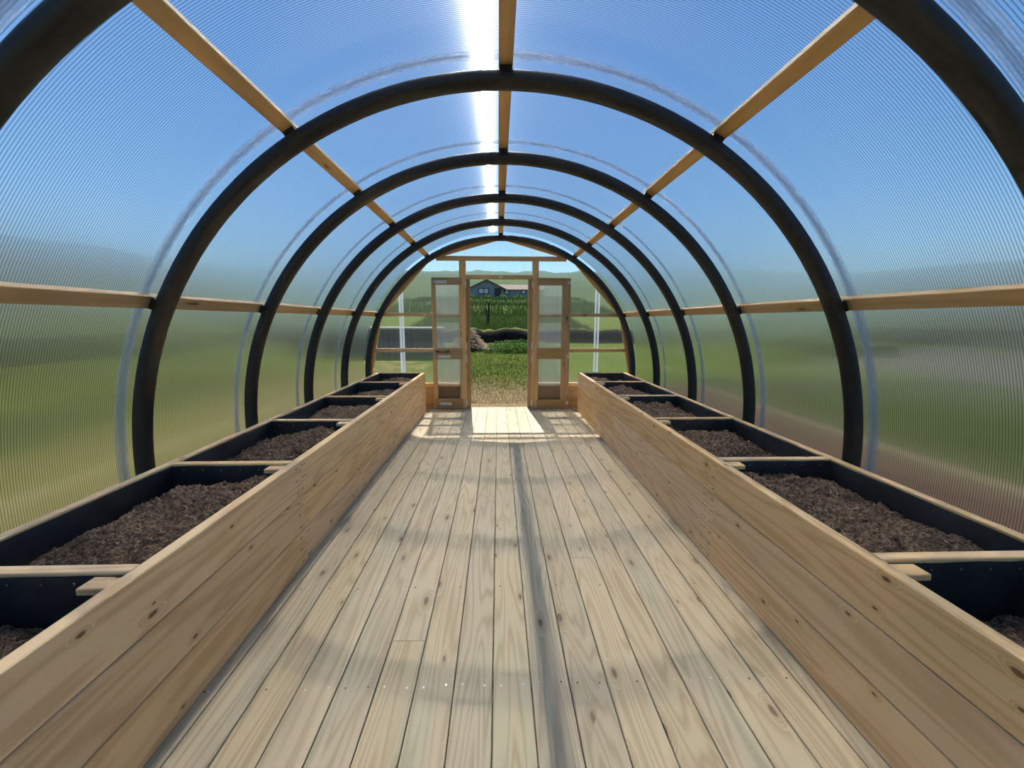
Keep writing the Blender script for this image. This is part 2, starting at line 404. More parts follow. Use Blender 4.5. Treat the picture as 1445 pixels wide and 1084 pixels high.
tag(floor, 'pale timber decking of long boards running to the far door', 'floor', kind='structure')
mb = MB()
for yj in np.arange(-.4, 6.3, .58):
    mb.box(BL - .02, BR + .02, yj - .02, yj + .025, -.12, -.029, .002, 0)
mb.build('floor_joists', M['door'], floor)

# ------------------------------------------------------------------ hoops
def arch_pts(r, z0, n=72):
    P = [(r, z0), (r, (z0 + ZC) / 2)] if z0 < ZC else []
    P += [(r * math.cos(t), ZC + r * math.sin(t)) for t in np.linspace(0, PI, n)]
    P += [(-r, (z0 + ZC) / 2), (-r, z0)]
    return P
ANG = [26.05, 58.35, 90.3, 180 - 58.1, 180 - 26.0]
hoop_labels = [
    'thick black plastic hoop closest to the camera, cut off by the top corners',
    'first black hoop seen whole, the widest complete arch of the row',
    'second whole black hoop, behind the widest complete arch',
    'third whole black hoop, midway along the planting beds',
    'fourth whole black hoop, last but one before the far timber wall',
    'smallest black hoop, standing against the timber frame of the far wall']
for i, y in enumerate(HY):
    h = thing('hoop', (0, y, -.1), hoop_labels[i], 'hoop', 'black hoops carrying the tunnel')
    mb = MB(); mb.tube([(x, y, z) for x, z in arch_pts(R0, -.1)], PR, 24)
    mb.build('pipe', M['pipe'], h)
    for a in ANG:
        t = math.radians(a); rad = Vector((math.cos(t), 0, math.sin(t))); tan = Vector((-math.sin(t), 0, math.cos(t)))
        C = Vector((0, y, ZC)) + rad * ((R0 + PR - .012 + RB) / 2)
        mb = MB(); mb.plank(C - tan * .030, C + tan * .030, .05, RB - (R0 + PR - .012), rad, .003)
        mb.build('saddle', M['pipe'], h)

# ------------------------------------------------------------------ battens along the roof
bl = ['low wooden batten along the right side, above the right bed', 'slanting wooden batten high on the right of the roof',
      'wooden ridge batten running along the very top of the roof', 'slanting wooden batten high on the left of the roof',
      'low wooden batten along the left side, above the left bed']
for a, l in zip(ANG, bl):
    t = math.radians(a); rad = Vector((math.cos(t), 0, math.sin(t)))
    C = Vector((0, 0, ZC)) + rad * (RB + .0225)
    mb = MB()
    cuts = [YBACK + .05, 3.273, YW - .004]
    for p, q in zip(cuts[:-1], cuts[1:]):
        mb.plank((C.x, p + .001, C.z), (C.x, q - .001, C.z), .068, .045, rad, .003)
    o = mb.build('batten', M['batten'], None, (C.x, (YBACK + YW) / 2, C.z))
    tag(o, l, 'batten', 'wooden battens along the tunnel')

# ------------------------------------------------------------------ curved polycarbonate sheets (the roof and side walls)
edges = [YBACK, .268] + HY[:-1] + [YW + .10]
for i in range(len(edges) - 1):
    ya, yb = edges[i] - (.0 if i == 0 else .02), edges[i + 1] + (.02 if i < len(edges) - 2 else 0)
    if i == len(edges) - 2: ya = edges[i] - .02
    r = RS + .003 * (i % 2)
    pts = arch_pts(r, -.12, 96); V = []; Fc = []
    for x, z in pts: V += [(x, ya, z), (x, yb, z)]
    for k in range(len(pts) - 1): Fc.append((2 * k, 2 * k + 2, 2 * k + 3, 2 * k + 1))
    o = raw_mesh('ceiling', V, Fc, M['poly'], smooth=True)
    where = ['nearest the camera', 'over the nearest compartments', 'between the closest hoop and the widest whole hoop', 'beyond the widest whole hoop', 'behind the second whole hoop', 'behind the third whole hoop', 'behind the fourth whole hoop']
    tag(o, 'curved clear ribbed plastic sheet ' + where[min(i, 6)], 'roof sheet', kind='structure')
    if i > 1:
        mb = MB(); pts = arch_pts(RS - .006, -.12, 96)
        for yc, w, rr in ((edges[i] - .012, .075, 0.), (edges[i] - .012, .02, -.004)):
            for k in range(len(pts) - 1):
                (xa, za), (xb, zb) = pts[k], pts[k + 1]
                s0 = 1 + rr / RS
                b0 = len(mb.v); mb.v += [(xa * s0, yc - w / 2, za), (xa * s0, yc + w / 2, za), (xb * s0, yc + w / 2, zb), (xb * s0, yc - w / 2, zb)]
                mb.face((b0, b0 + 1, b0 + 2, b0 + 3), None, 0, .5, True)
        mb.build('jointing_strip', M['strip'], o)

# ------------------------------------------------------------------ far wall (timber frame and clear sheets)
wall = thing('wall_far', (0, YW + .03, 0), 'timber framed far wall glazed with clear ribbed sheets', 'wall', kind='structure')
YT = YW + .048
def wbox(name, x0_, x1_, z0_, z1_, y0_=YW, y1_=YT, mat='frame', c=.003):
    mb = MB(); mb.box(x0_, x1_, y0_, y1_, z0_, z1_, c); return mb.build(name, M[mat], wall)
PLX0, PLX1, PRX0, PRX1 = -.612, -.519, .447, .541
JL, JR = -.463, .390
wbox('post', PLX0, PLX1, -.02, 2.167); wbox('post', PRX0, PRX1, -.02, 2.167)
def chord(z):                        # half width of the frame at a height
    z = max(z, ZC); return math.sqrt(max(0, (R0 + .02) ** 2 - (z - ZC) ** 2))
wbox('girt', -chord(2.2) + .10, chord(2.2) - .10, 2.167, 2.231)
for za, zb in ((1.373, 1.424), (.852, .905), (.334, .388)):
    wbox('girt', -chord(za) + .03, PLX0, za, zb); wbox('girt', PRX1, chord(za) - .03, za, zb)
wbox('lintel', PLX1, PRX0, 1.908, 1.968)
wbox('jamb', PLX1, JL, -.02, 1.908, YW + .004, YW + .10, 'door'); wbox('jamb', JR, PRX0, -.02, 1.908, YW + .004, YW + .10, 'door')
for sx in (-1, 1):
    for za, zb in ((.17, .331), (-.02, .167)):
        a, b = (-1.95, PLX0) if sx < 0 else (PRX1, 1.95)
        wbox('kickboard', a, b, za, zb, YW + .012, YW + .04, 'door')
# polygon of rafters just inside the sheet
verts = [(R0 + .02, -.05), (R0 + .02, .42)] + [((R0 + .035) * math.cos(math.radians(a)), ZC + (R0 + .035) * math.sin(math.radians(a))) for a in (26, 58.3, 90, 121.7, 154)] + [(-R0 - .02, .42), (-R0 - .02, -.05)]
for (xa, za), (xb, zb) in zip(verts[:-1], verts[1:]):
    mb = MB(); A = Vector((xa, YW + .024, za)); B = Vector((xb, YW + .024, zb))
    nrm = Vector((-(A.x + B.x) / 2, 0, ZC - (A.z + B.z) / 2)); d = (B - A).normalized(); nrm = (nrm - d * nrm.dot(d)).normalized()
    mb.plank(A + nrm * .01, B + nrm * .01, .047, .06, nrm, .003)
    mb.build('rafter', M['frame'], wall)
# glazing: arch shaped sheet with the doorway cut out, in three pieces joined by strips
YG = YT + .006
def glaze(xa, xb, zlo, n=40):
    V = []; Fc = []; xs = np.linspace(xa, xb, n)
    for x in xs:
        zt = ZC + math.sqrt(max(0.0, (RS - .002) ** 2 - x * x)); V += [(x, YG, zlo), (x, YG, zt)]
    for k in range(n - 1): Fc.append((2 * k, 2 * k + 2, 2 * k + 3, 2 * k + 1))
    return raw_mesh('pane', V, Fc, M['polyend'], parent=wall)
glaze(-RS + .003, -1.47, .2); glaze(-1.47, -.535, .2); glaze(-.535, .463, 1.94); glaze(.463, 1.42, .2); glaze(1.42, RS - .003, .2)
for xc_, w in ((-1.49, .035), (-1.45, .03), (1.40, .03), (1.445, .03), (-.52, .02), (.45, .02)):
    zt = ZC + math.sqrt((RS - .03) ** 2 - xc_ ** 2); zb = .3 if abs(xc_) > 1 else 1.97
    mb = MB(); mb.box(xc_ - w / 2, xc_ + w / 2, YG + .003, YG + .008, zb, zt - .02, .001); mb.build('jointing_strip', M['strip'], wall)
mb = MB()
for z in (2.19, 2.21): mb.box(-.06, .02, YW - .002, YW, z - .004, z + .004, .0005)
mb = MB(); mb.box(-.035, .02, YW - .003, YW + .001, 1.925, 1.955, .001); mb.build('joint_plate', M['steel'], wall)

# ------------------------------------------------------------------ stable doors, folded back against the far wall
DY1 = YW - .004; DY0 = DY1 - .036
def leaf(num, label, side, z0, z1, rails, panes):
    """side -1: left pair, +1: right pair; rails are (z0, z1)"""
    if side < 0: hx0, hx1, fx0, fx1, rx0, rx1 = -.605, -.522, -1.010, -.958, -.985, -.572
    else: hx0, hx1, fx0, fx1, rx0, rx1 = .452, .535, .890, 1.003, .522, .930
    d = thing('door_%d' % num, ((hx1 if side < 0 else hx0), (DY0 + DY1) / 2, z0), label, 'door', kind='structure')
    def part(nm, a, b, c_, e, y0_=DY0, y1_=DY1, mat='door'):
        mb = MB(); mb.box(a, b, y0_, y1_, c_, e, .003); return mb.build(nm, M[mat], d)
    part('stile', hx0, hx1, z0, z1, mat='frame'); part('stile', fx0, fx1, z0, z1, mat='frame' if side < 0 else 'door')
    rp = []
    for a, b in rails: rp.append(part('rail', rx0, rx1, a, b, DY0 - .020, DY0 + .012))
    a, b = panes
    V = [(min(hx1, fx1), DY0 + .018, a), (max(hx0, fx0), DY0 + .018, a), (max(hx0, fx0), DY0 + .018, b), (min(hx1, fx1), DY0 + .018, b)]
    raw_mesh('pane', V, [(0, 1, 2, 3)], M['polydoor'], parent=d)
    # rebate strips round the pane
    xi0, xi1 = (fx1, hx0) if side < 0 else (hx1, fx0)
    part('glazing_bead', xi0, xi0 + .012, a, b, DY0 + .002, DY0 + .014, 'batten'); part('glazing_bead', xi1 - .012, xi1, a, b, DY0 + .002, DY0 + .014, 'batten')
    part('glazing_bead', xi0 + .012, xi1 - .012, a, a + .014, DY0 + .002, DY0 + .014, 'batten')
    # hinges on the post side
    xh = hx1 + .006 if side < 0 else hx0 - .006
    for z in (z0 + .09, z1 - .09):
        mb = MB(); mb.tube([(xh, DY0 + .012, z - .05), (xh, DY0 + .012, z + .05)], .006, 10, up0=(1, 0, 0))
        mb.box(min(xh, xh - side * -.012), max(xh, xh - side * -.012), DY0 - .003, DY0 + .001, z - .045, z + .045, .001)
        mb.build('hinge', M['steel'], d)
    return d
def bolt(d, xa, z, L=.20, y=DY0 - .020):
    mb = MB(); mb.box(xa + .02, xa + L, y - .004, y, z - .022, z + .022, .001)
    mb.tube([(xa - .02, y - .012, z), (xa + L - .01, y - .012, z)], .007, 10)
    for k in (.05, .10, .17): mb.box(xa + k, xa + k + .018, y - .022, y - .003, z - .016, z + .016, .002)
    mb.tube([(xa + .135, y - .012, z), (xa + .135, y - .035, z + .012)], .005, 8, up0=(1, 0, 0))
    for k in (.03, .19):
        for dz in (-.013, .013): mb.disc((xa + k, y - .004, z + dz), (0, -1, 0), .004, .001, 8)
    mb.build('bolt', M['steel'], d)
def keeper(d, x, z):
    mb = MB(); mb.box(x - .018, x + .018, DY0 - .004, DY0, z - .022, z + .022, .001)
    mb.box(x - .012, x + .004, DY0 - .022, DY0 - .003, z - .014, z + .014, .003); mb.build('bolt_keeper', M['steel'], d)
ZS = .856
d1 = leaf(1, 'upper half of the left door, folded back, with black handle and two bolts', -1, ZS, 1.924, [(.752, .911), (1.82, 1.926)], (.91, 1.822))
bolt(d1, -.985, 1.862, .20); bolt(d1, -.955, .792, .20)
mb = MB(); zh, yh = .866, DY0 - .020
mb.tube([(-.945, yh, zh), (-.943, yh - .03, zh), (-.93, yh - .042, zh), (-.80, yh - .042, zh), (-.787, yh - .03, zh), (-.785, yh, zh)], .009, 12, up0=(0, 0, 1))
for xx in (-.945, -.785): mb.box(xx - .018, xx + .018, yh - .005, yh, zh - .014, zh + .014, .002)
mb.build('handle', M['blackmetal'], d1)
d2 = leaf(2, 'lower half of the left door, folded back beside the left bed', -1, .004, ZS - .006, [(.004, .155)], (.15, .80))
bolt(d2, -.945, .085, .20)
d3 = leaf(3, 'upper half of the right door, folded back, with dark wide outer stile', 1, ZS, 1.924, [(.752, .911), (1.82, 1.926)], (.91, 1.822))
keeper(d3, .985, 1.86); 
d4 = leaf(4, 'lower half of the right door, folded back beside the right bed', 1, .004, ZS - .006, [(.004, .130)], (.125, .80))
keeper(d4, .985, .79); keeper(d4, .985, .09)

# ------------------------------------------------------------------ raised beds
DIV = [1.225, 2.200, 3.180, 4.190, 5.180]
def fbm(x, y, s, oct=4):
    return mnoise.fractal(Vector((x * s, y * s, 3.7)), 1., 2., oct)
NAMES = ['nearest', 'second', 'third', 'fourth', 'fifth', 'farthest']
def make_bed(side, label):
    a, o_ = (BL, OL) if side < 0 else (BR, OR_)
    bed = thing('raised_bed', ((a + o_) / 2, (BY0 + BY1) / 2, 0), label, 'planter', 'long raised beds along the floor')
    TK = .045
    def xs(p, q): return (min(p, q), max(p, q))
    # aisle side: three boards, butted where the posts stand
    mb = MB(); hb = BT / 3
    for r_ in range(3):
        cuts = [BY0, (2.215 if side < 0 else 2.14), 5.0 if r_ != 1 else 4.19, BY1]
        for p, q in zip(cuts[:-1], cuts[1:]):
            x1, x2 = xs(a, a + side * TK); mb.box(x1, x2, p + .0008, q - .0008, r_ * hb + .0015, (r_ + 1) * hb - .0015, .0035, 0)
        for yd in DIV[1:] + [BY1 - .05]:
            for dy in ((-.018, .018) if abs(yd - 2.2) > .05 else (-.03, .03, -.045, .055)):
                for k in range(3):
                    mb.disc((a + side * .0005, yd + dy + random.uniform(-.004, .004), r_ * hb + .03 + k * .066), (-side, 0, 0), .0042, .0012, 8, 1)
    mb.build('front_panel', [M['pine'], M['nail']], bed)
    mb = MB(); x1, x2 = xs(o_, o_ - side * .043)
    for r_ in range(3):
        mb.box(x1, x2, BY0, 3.18, r_ * hb + .0015, (r_ + 1) * hb - .0015, .003); mb.box(x1, x2, 3.181, BY1, r_ * hb + .0015, (r_ + 1) * hb - .0015, .003)
    mb.build('back_panel', M['pine'], bed)
    xi1, xi2 = xs(a + side * TK, o_ - side * .043)
    for y in (BY0, BY1 - TK):
        mb = MB()
        for r_ in range(3): mb.box(xi1 + .0005, xi2 - .0005, y, y + TK, r_ * hb + .0015, (r_ + 1) * hb - .0015, .003)
        mb.build('end_panel', M['pine'], bed)
    for y in DIV:
        mb = MB(); mb.box(xi1 + .0005, xi2 - .0005, y - .022, y + .022, .36, BT - .002, .003); mb.build('divider', M['pine'], bed)
    # small posts showing beside each divider on the aisle side
    for y in DIV:
        mb = MB(); p1, p2 = xs(a + side * (TK + .0005), a + side * (TK + .095))
        mb.box(p1, p2, y - .085, y - .0235, BT - .036, BT - .014, .003); mb.build('cleat', M['pine'], bed)
    # black liner in each compartment
    ys = [BY0 + TK] + DIV + [BY1 - TK]
    for i in range(len(ys) - 1):
        ya = ys[i] + (.0235 if i else .001); yb = ys[i + 1] - (.0235 if i < len(ys) - 2 else .001)
        mb = MB(); e = .003; zt = BT - .010
        # front, back, near, far sides with slightly slack tops
        def sheet(P, Q, inward):
            n = 14; b0 = len(mb.v)
            for k in range(n):
                f = k / (n - 1); pt = Vector(P).lerp(Vector(Q), f); w = .004 + .005 * mnoise.noise(Vector((pt.x * 5, pt.y * 5, side))) + .002
                for z in (.15, .3, zt - .03, zt):
                    ww = w if z < zt - .01 else .0015
                    mb.v.append((pt.x + inward[0] * ww, pt.y + inward[1] * ww, z + (0 if z < zt - .01 else -.006 * abs(mnoise.noise(Vector((pt.x * 9, pt.y * 9, 1.5)))))))
            for k in range(n - 1):
                for j in range(3): mb.face((b0 + k * 4 + j, b0 + (k + 1) * 4 + j, b0 + (k + 1) * 4 + j + 1, b0 + k * 4 + j + 1), None, 0, .5, True)
        X1, X2 = a + side * (TK + .001), o_ - side * .044
        sheet((X1, ya, 0), (X1, yb, 0), (side, 0)); sheet((X2, ya, 0), (X2, yb, 0), (-side, 0))
        sheet((X1, ya, 0), (X2, ya, 0), (0, 1)); yn = yb
        sheet((X1 + side * (.0 if i == len(ys) - 2 else .0), yn - (.0 if i == len(ys) - 2 else .0), 0), (X2, yn, 0), (0, -1))
        for k in range(5):                                   # staples along the top of the liner
            fx = X1 + (X2 - X1) * (.25 + .16 * k)
            mb.disc((fx, yb - .009, zt - .022), (0, -1, 0), .004, .002, 8, 1)
        mb.build('liner', [M['liner'], M['staple']], bed)
    # soil, one bed of it per compartment
    for i in range(len(ys) - 1):
        ya = ys[i] + (.034 if i else .014); yb = ys[i + 1] - (.034 if i < len(ys) - 2 else .014)
        xa, xb = xi1 + .012, xi2 - .012
        lvl = (.455, .475, .46, .47, .47, .455)[i] if side < 0 else (.42, .485, .47, .475, .46, .45)[i]
        if i == 0: lvl = .40 if side < 0 else .385
        cx_, cy_ = (xa + xb) / 2, (ya + yb) / 2
        def zf(x, y):
            fx, fy = (x - xa) / (xb - xa), (y - ya) / (yb - ya)
            edge_ = min(fx, 1 - fx, fy * 1.3, (1 - fy) * 1.3)
            back = fx if side < 0 else 1 - fx                  # 0 at the outer wall, 1 at the aisle
            m_ = min(1., edge_ / .32); m_ = m_ * m_ * (3 - 2 * m_)
            z = lvl + .055 * m_ * (1 + .6 * fbm(x + i * 3, y, 2.2)) - .050 * (1 - back) + .022
            z += .034 * fbm(x, y + i * 7 + side, 5.) + .022 * fbm(x + 9, y, 15., 3) + .008 * fbm(x, y + 5, 45., 3)
            return z
        near_ = i <= 2
        N = 150 if near_ else 70
        s_ = grid_mesh('soil', np.linspace(xa, xb, int(N * .8)), np.linspace(ya, yb, int(N * 1.1)), zf, M['soil'], None, False, (cx_, cy_, .2))
        tag(s_, 'dark crumbly soil in the %s visible compartment of the %s bed' % (NAMES[i], 'left' if side < 0 else 'right'), 'soil', 'soil in the bed compartments', 'stuff')
        # crumbs and straw bits lying in it
        V = []; Fc = []; mi = []
        for k in range(1500 if near_ else 350):
            x = random.uniform(xa + .01, xb - .01); y = random.uniform(ya + .01, yb - .01); z = zf(x, y)
            if random.random() < .4:                          # straw
                L = random.uniform(.005, .022); an = random.uniform(0, PI); w = random.uniform(.0008, .0022)
                dx, dy = math.cos(an) * L / 2, math.sin(an) * L / 2; px, py = -math.sin(an) * w, math.cos(an) * w; t_ = random.uniform(-.3, .3) * L
                b0 = len(V); V += [(x - dx + px, y - dy + py, z + .004 - t_ / 2), (x - dx - px, y - dy - py, z + .003 - t_ / 2), (x + dx - px, y + dy - py, z + .003 + t_ / 2), (x + dx + px, y + dy + py, z + .004 + t_ / 2), (x, y, z + .0065)]
                Fc += [(b0, b0 + 1, b0 + 4), (b0 + 1, b0 + 2, b0 + 4), (b0 + 2, b0 + 3, b0 + 4), (b0 + 3, b0, b0 + 4)]; mi += [1 if random.random() < .6 else 2] * 4
            else:
                r = random.uniform(.004, .013) * (1.6 if random.random() < .08 else 1)
                b0 = len(V)
                for q in ((1, 0, 0), (-1, 0, 0), (0, 1, 0), (0, -1, 0), (0, 0, 1), (0, 0, -1)):
                    j = random.uniform(.6, 1.25) * r; V.append((x + q[0] * j + random.uniform(-.2, .2) * r, y + q[1] * j, z + q[2] * j * .8))
                for f in ((0, 2, 4), (2, 1, 4), (1, 3, 4), (3, 0, 4), (2, 0, 5), (1, 2, 5), (3, 1, 5), (0, 3, 5)): Fc.append(tuple(b0 + w_ for w_ in f)); mi.append(0)
        Vl = [(p[0] - cx_, p[1] - cy_, p[2] - .2) for p in V]
        me = bpy.data.meshes.new('straw_bits'); me.from_pydata(Vl, [], Fc)
        for m_ in (M['crumb'], M['straw'], M['chip']): me.materials.append(m_)
        me.polygons.foreach_set('material_index', mi); me.update()
        c_ = bpy.data.objects.new('straw_bits', me); COL.objects.link(c_); c_.parent = s_; c_['kind'] = 'stuff'
    return bed
make_bed(-1, 'long raised planting bed of pine boards along the left side')
make_bed(1, 'long raised planting bed of pine boards along the right side')

# ------------------------------------------------------------------ outside: ground, hill
def lerp_pts(pts, r):
    for (ra, za), (rb, zb) in zip(pts[:-1], pts[1:]):
        if r <= rb: return za + (zb - za) * (r - ra) / (rb - ra)
    return pts[-1][1]
def sstep(v, a, b):
    v = min(1., max(0., (v - a) / (b - a))); return v * v * (3 - 2 * v)
FWD = [(0, -.07), (3, .0), (6, .22), (8.6, .50), (11, .72), (17.5, 1.0), (30, 1.85), (52, 3.9), (84, 5.95), (125, 9.5), (200, 21.5), (300, 36.), (420, 40.)]
SIDL = [(0, -.07), (22, -.02), (30, .5), (60, 5.), (140, 21.), (330, 45.)]
SIDR = [(0, -.07), (24, -.02), (32, .5), (60, 3.6), (140, 15.), (330, 34.)]
def gz(x, y):
    dy = max(0., y - 6.6)
    w_ = sstep(dy * .62 + 3.2 - abs(x), -2.5 - .25 * dy, .5 + .02 * dy)         # 1 in the valley straight ahead
    r = math.hypot(max(0., abs(x) - 1.5) * .5, max(0., dy, -2 - y))
    z = w_ * lerp_pts(FWD, r) + (1 - w_) * lerp_pts(SIDL if x < 0 else SIDR, math.hypot(x, max(0, y - 12) * .8))
    if abs(x) > 4 or dy > 4: z += min(.5, math.hypot(x, dy) * .010) * mnoise.noise(Vector((x * .12, y * .12, 0))) * .6 * (1 + max(0., math.hypot(x, dy) - 20) / 60)
    return z
def spaced(lo, hi, fine0, fine1, df, growth):
    a = list(np.arange(fine0, fine1, df)); s_ = df; v = fine1
    while v < hi: a.append(v); s_ *= growth; v += s_
    a.append(hi); s_ = df; v = fine0 - df; b = []
    while v > lo: b.append(v); s_ *= growth; v -= s_
    b.append(lo); return list(reversed(b)) + a
gx = spaced(-320, 320, -7, 7, .35, 1.13); gy = spaced(-90, 400, -4, 26, .35, 1.12)
g = grid_mesh('ground', gx, gy, gz, M['ground'])
tag(g, 'grassy ground rising to a green hill beyond the tunnel', 'ground', kind='structure')

# grass blades where the open doorway looks out
def blades(name, n, xr, yr, hr, wr, mats, probs, lean=.5, dens=None, fan=0.):
    V = np.zeros((n * 3, 3)); mi = np.zeros(n, int)
    for k in range(n):
        while True:
            y = yr[0] + (yr[1] - yr[0]) * random.random() ** 1.3
            hw = (xr + fan * (y - yr[0])); x = random.uniform(-hw, hw) - .05
            if dens is None or random.random() < dens(x, y): break
        z = gz(x, y); h = random.uniform(*hr); an = random.uniform(0, 2 * PI); w = random.uniform(*wr)
        l = random.uniform(0, lean) * h; la = random.uniform(0, 2 * PI)
        V[3 * k] = (x - math.cos(an) * w, y - math.sin(an) * w, z - .01); V[3 * k + 1] = (x + math.cos(an) * w, y + math.sin(an) * w, z - .01)
        V[3 * k + 2] = (x + math.cos(la) * l, y + math.sin(la) * l, z + h)
        p = probs(x, y); q = random.random(); mi[k] = 0 if q < p[0] else (1 if q < p[0] + p[1] else 2)
    return raw_mesh(name, V, np.arange(n * 3).reshape(n, 3), mats, mi)
GM = [M['grass1'], M['grass2'], M['grass3']]
def pr(x, y):
    d_ = max(0., min(1., (y - 7.6) / 2.6)); return (.5 * d_ + .02, .42 * d_ + .05)
o = blades('grass', 26000, 1.2, (7.0, 14.2), (.025, .07), (.003, .006), GM, pr, .8, lambda x, y: .25 + .75 * min(1, max(0, (y - 7.5) / 2.5)), .09)
tag(o, 'short green and yellow grass turning to straw just outside the doorway', 'grass', kind='stuff')
o = blades('grass', 26000, 4.0, (16.2, 34.), (.12, .38), (.006, .014), GM, lambda x, y: (.58, .34), .7, None, .08)
tag(o, 'longer meadow grass around the dark fence posts', 'grass', kind='stuff')
o = blades('grass', 16000, 10.0, (34., 86.), (.25, .6), (.02, .05), GM, lambda x, y: (.66, .28), .7, None, .08)
tag(o, 'rough meadow grass on the slope below the grey house', 'grass', kind='stuff')

def leaves(name, n, place, size, mat, label):
    V = []; Fc = []
    for k in range(n):
        x, y, z = place(); an = random.uniform(0, 2 * PI); s_ = random.uniform(*size); ti = random.uniform(-.6, .6)
        a = Vector((math.cos(an), math.sin(an), ti)) * s_; b = Vector((-math.sin(an), math.cos(an), random.uniform(-.5, .5))) * s_ * .55
        P = Vector((x, y, z)); b0 = len(V)
        V += [P - a, P - a * .2 + b, P + a, P - a * .2 - b, P + Vector((0, 0, s_ * .25))]
        Fc += [(b0, b0 + 1, b0 + 4), (b0 + 1, b0 + 2, b0 + 4), (b0 + 2, b0 + 3, b0 + 4), (b0 + 3, b0, b0 + 4)]
    o_ = raw_mesh(name, V, Fc, mat); tag(o_, label, 'weeds', kind='stuff'); return o_
def weeds_bank():
    while True:
        x = random.gauss(.55, .75); y = random.uniform(13.2, 14.9)
        if -.5 < x < 3: break
    hgt = .16 * math.exp(-((x - .6) / .9) ** 2) + .05
    return x, y, gz(x, y) + random.uniform(0, hgt)
leaves('weeds', 2600, weeds_bank, (.02, .05), M['weed'], 'leafy green weeds growing in front of the dark earth bank')
def weeds_house():
    x = random.uniform(-8, 9); y = random.uniform(76, 84); return x, y, gz(x, y) + random.uniform(0, .9) * (.6 + .4 * math.sin(x * 2.1))
leaves('weeds', 4200, weeds_house, (.07, .2), M['weed'], 'band of leafy plants in front of the grey house')

# dark earth bank
V = []; Fc = []
xsb = np.linspace(-14., 15., 150); prof = [(-.75, -.25), (-.55, .16), (-.42, .36), (-.30, .44), (.1, .47), (.7, .38), (1.4, .1), (1.8, -.3)]
for x in xsb:
    top = 1. + .22 * mnoise.noise(Vector((x * 1.3, 0, 0))) + .12 * mnoise.noise(Vector((x * 4, 3, 0)))
    yc = 16.0 + .2 * mnoise.noise(Vector((x * .7, 5, 0)))
    for dy, dz in prof:
        j = .05 * mnoise.noise(Vector((x * 6, dy * 7, 1)))
        V.append((x, yc + dy + j, gz(x, 15.6) + dz * top + j))
npf = len(prof)
for i in range(len(xsb) - 1):
    for k in range(npf - 1): Fc.append((i * npf + k, (i + 1) * npf + k, (i + 1) * npf + k + 1, i * npf + k + 1))
mi = [0 if (k % (npf - 1)) < 3 else 1 for k in range(len(Fc))]
o = raw_mesh('earth_bank', V, Fc, [M['peat'], M['ground']], mi, True)
tag(o, 'low dark peat bank with grass on top, across the meadow', 'earth bank', kind='structure')

# heap of dead reeds by the left jamb
heap = thing('reed_heap', (-1.05, 14.2, gz(-1.05, 14.2)), 'heap of dry brown reeds and sticks on the grass beyond the door', 'brush heap')
cxh, cyh = -1.05, 14.2; zh0 = gz(cxh, cyh)
mb = MB()
hz = lambda x, y: zh0 - .05 + .62 * math.exp(-((x - cxh) / .42) ** 2 - ((y - cyh) / .5) ** 2)
ho = grid_mesh('heap_core', np.linspace(cxh - .8, cxh + .8, 30), np.linspace(cyh - .7, cyh + .7, 30), lambda x, y: hz(x, y) - .08 + .05 * mnoise.noise(Vector((x * 6, y * 6, 0))), M['peat'], heap)
V = []; Fc = []
for k in range(900):
    x = max(cxh - .75, min(cxh + .85, random.gauss(cxh + .08, .4))); y = max(cyh - .65, min(cyh + .65, random.gauss(cyh, .36))); z = hz(x, y) + random.uniform(-.02, .06)
    L = random.uniform(.12, .5); an = random.uniform(0, PI); dz = random.uniform(-.3, .3) * L - .5 * L * (0 if abs(x - cxh) < .1 else math.copysign(1, x - cxh) * math.cos(an)) * .8
    w = random.uniform(.004, .010); d = Vector((math.cos(an) * L / 2, math.sin(an) * L / 2, dz / 2)); p = Vector((x, y, z)); u_ = Vector((0, 0, w)); q = Vector((-math.sin(an) * w, math.cos(an) * w, 0))
    b0 = len(V); V += [p - d + u_, p - d + q, p - d - q, p + d + u_, p + d + q, p + d - q]
    Fc += [(b0, b0 + 1, b0 + 4, b0 + 3), (b0 + 1, b0 + 2, b0 + 5, b0 + 4), (b0 + 2, b0, b0 + 3, b0 + 5)]
o = raw_mesh('reeds', V, Fc, M['reed'], parent=heap); o['kind'] = 'stuff'

# fence posts
for x, y, r, hh, lean, lb in ((-.60, 24.0, .055, 1.30, .03, 'thick dark weathered fence post standing in the long grass'), (-.69, 24.3, .03, 1.02, -.02, 'thin shorter dark stake beside the thick fence post')):
    z = gz(x, y); mb = MB()
    mb.tube([(x, y, z - .2), (x + lean * .4, y, z + hh * .5), (x + lean, y, z + hh - .02), (x + lean, y, z + hh)], [r * 1.05, r, r * .95, r * .6], 10, up0=(0, 1, 0))
    o = mb.build('fence_post', M['post'], None, (x, y, z)); tag(o, lb, 'fence post')

# house on the slope
HX, HYH = -2.1, 91.0; HB = gz(0, 90) - .1
house = thing('house', (HX, HYH, HB), 'low grey rendered house with brown roof on the slope beyond the door', 'house')
def hpx(px): return -.05 + (px - 704.3) / 600. * 90.
gx0, gx1, gap, ge = hpx(664.5), hpx(711.5), hpx(688.5), None
def hz_(py): return 1.314 + (452.3 - py) / 600. * 90.
base_z = hz_(423.5); eave = hz_(407.5); apex = hz_(397.0)
y0h = 90.; 
mb = MB(); b0 = 0
mb.v += [(gx0, y0h, base_z - .6), (gx1, y0h, base_z - .6), (gx1, y0h, eave), (gap, y0h, apex - .15), (gx0, y0h, eave),
         (gx0, y0h + 12, base_z - .6), (gx1, y0h + 12, base_z - .6), (gx1, y0h + 12, eave), (gap, y0h + 12, apex - .15), (gx0, y0h + 12, eave)]
for f in ((0, 1, 2, 3, 4), (5, 9, 8, 7, 6), (0, 4, 9, 5), (1, 6, 7, 2)): mb.face(f)
wx1 = hpx(768)
wy0 = y0h + 1.2
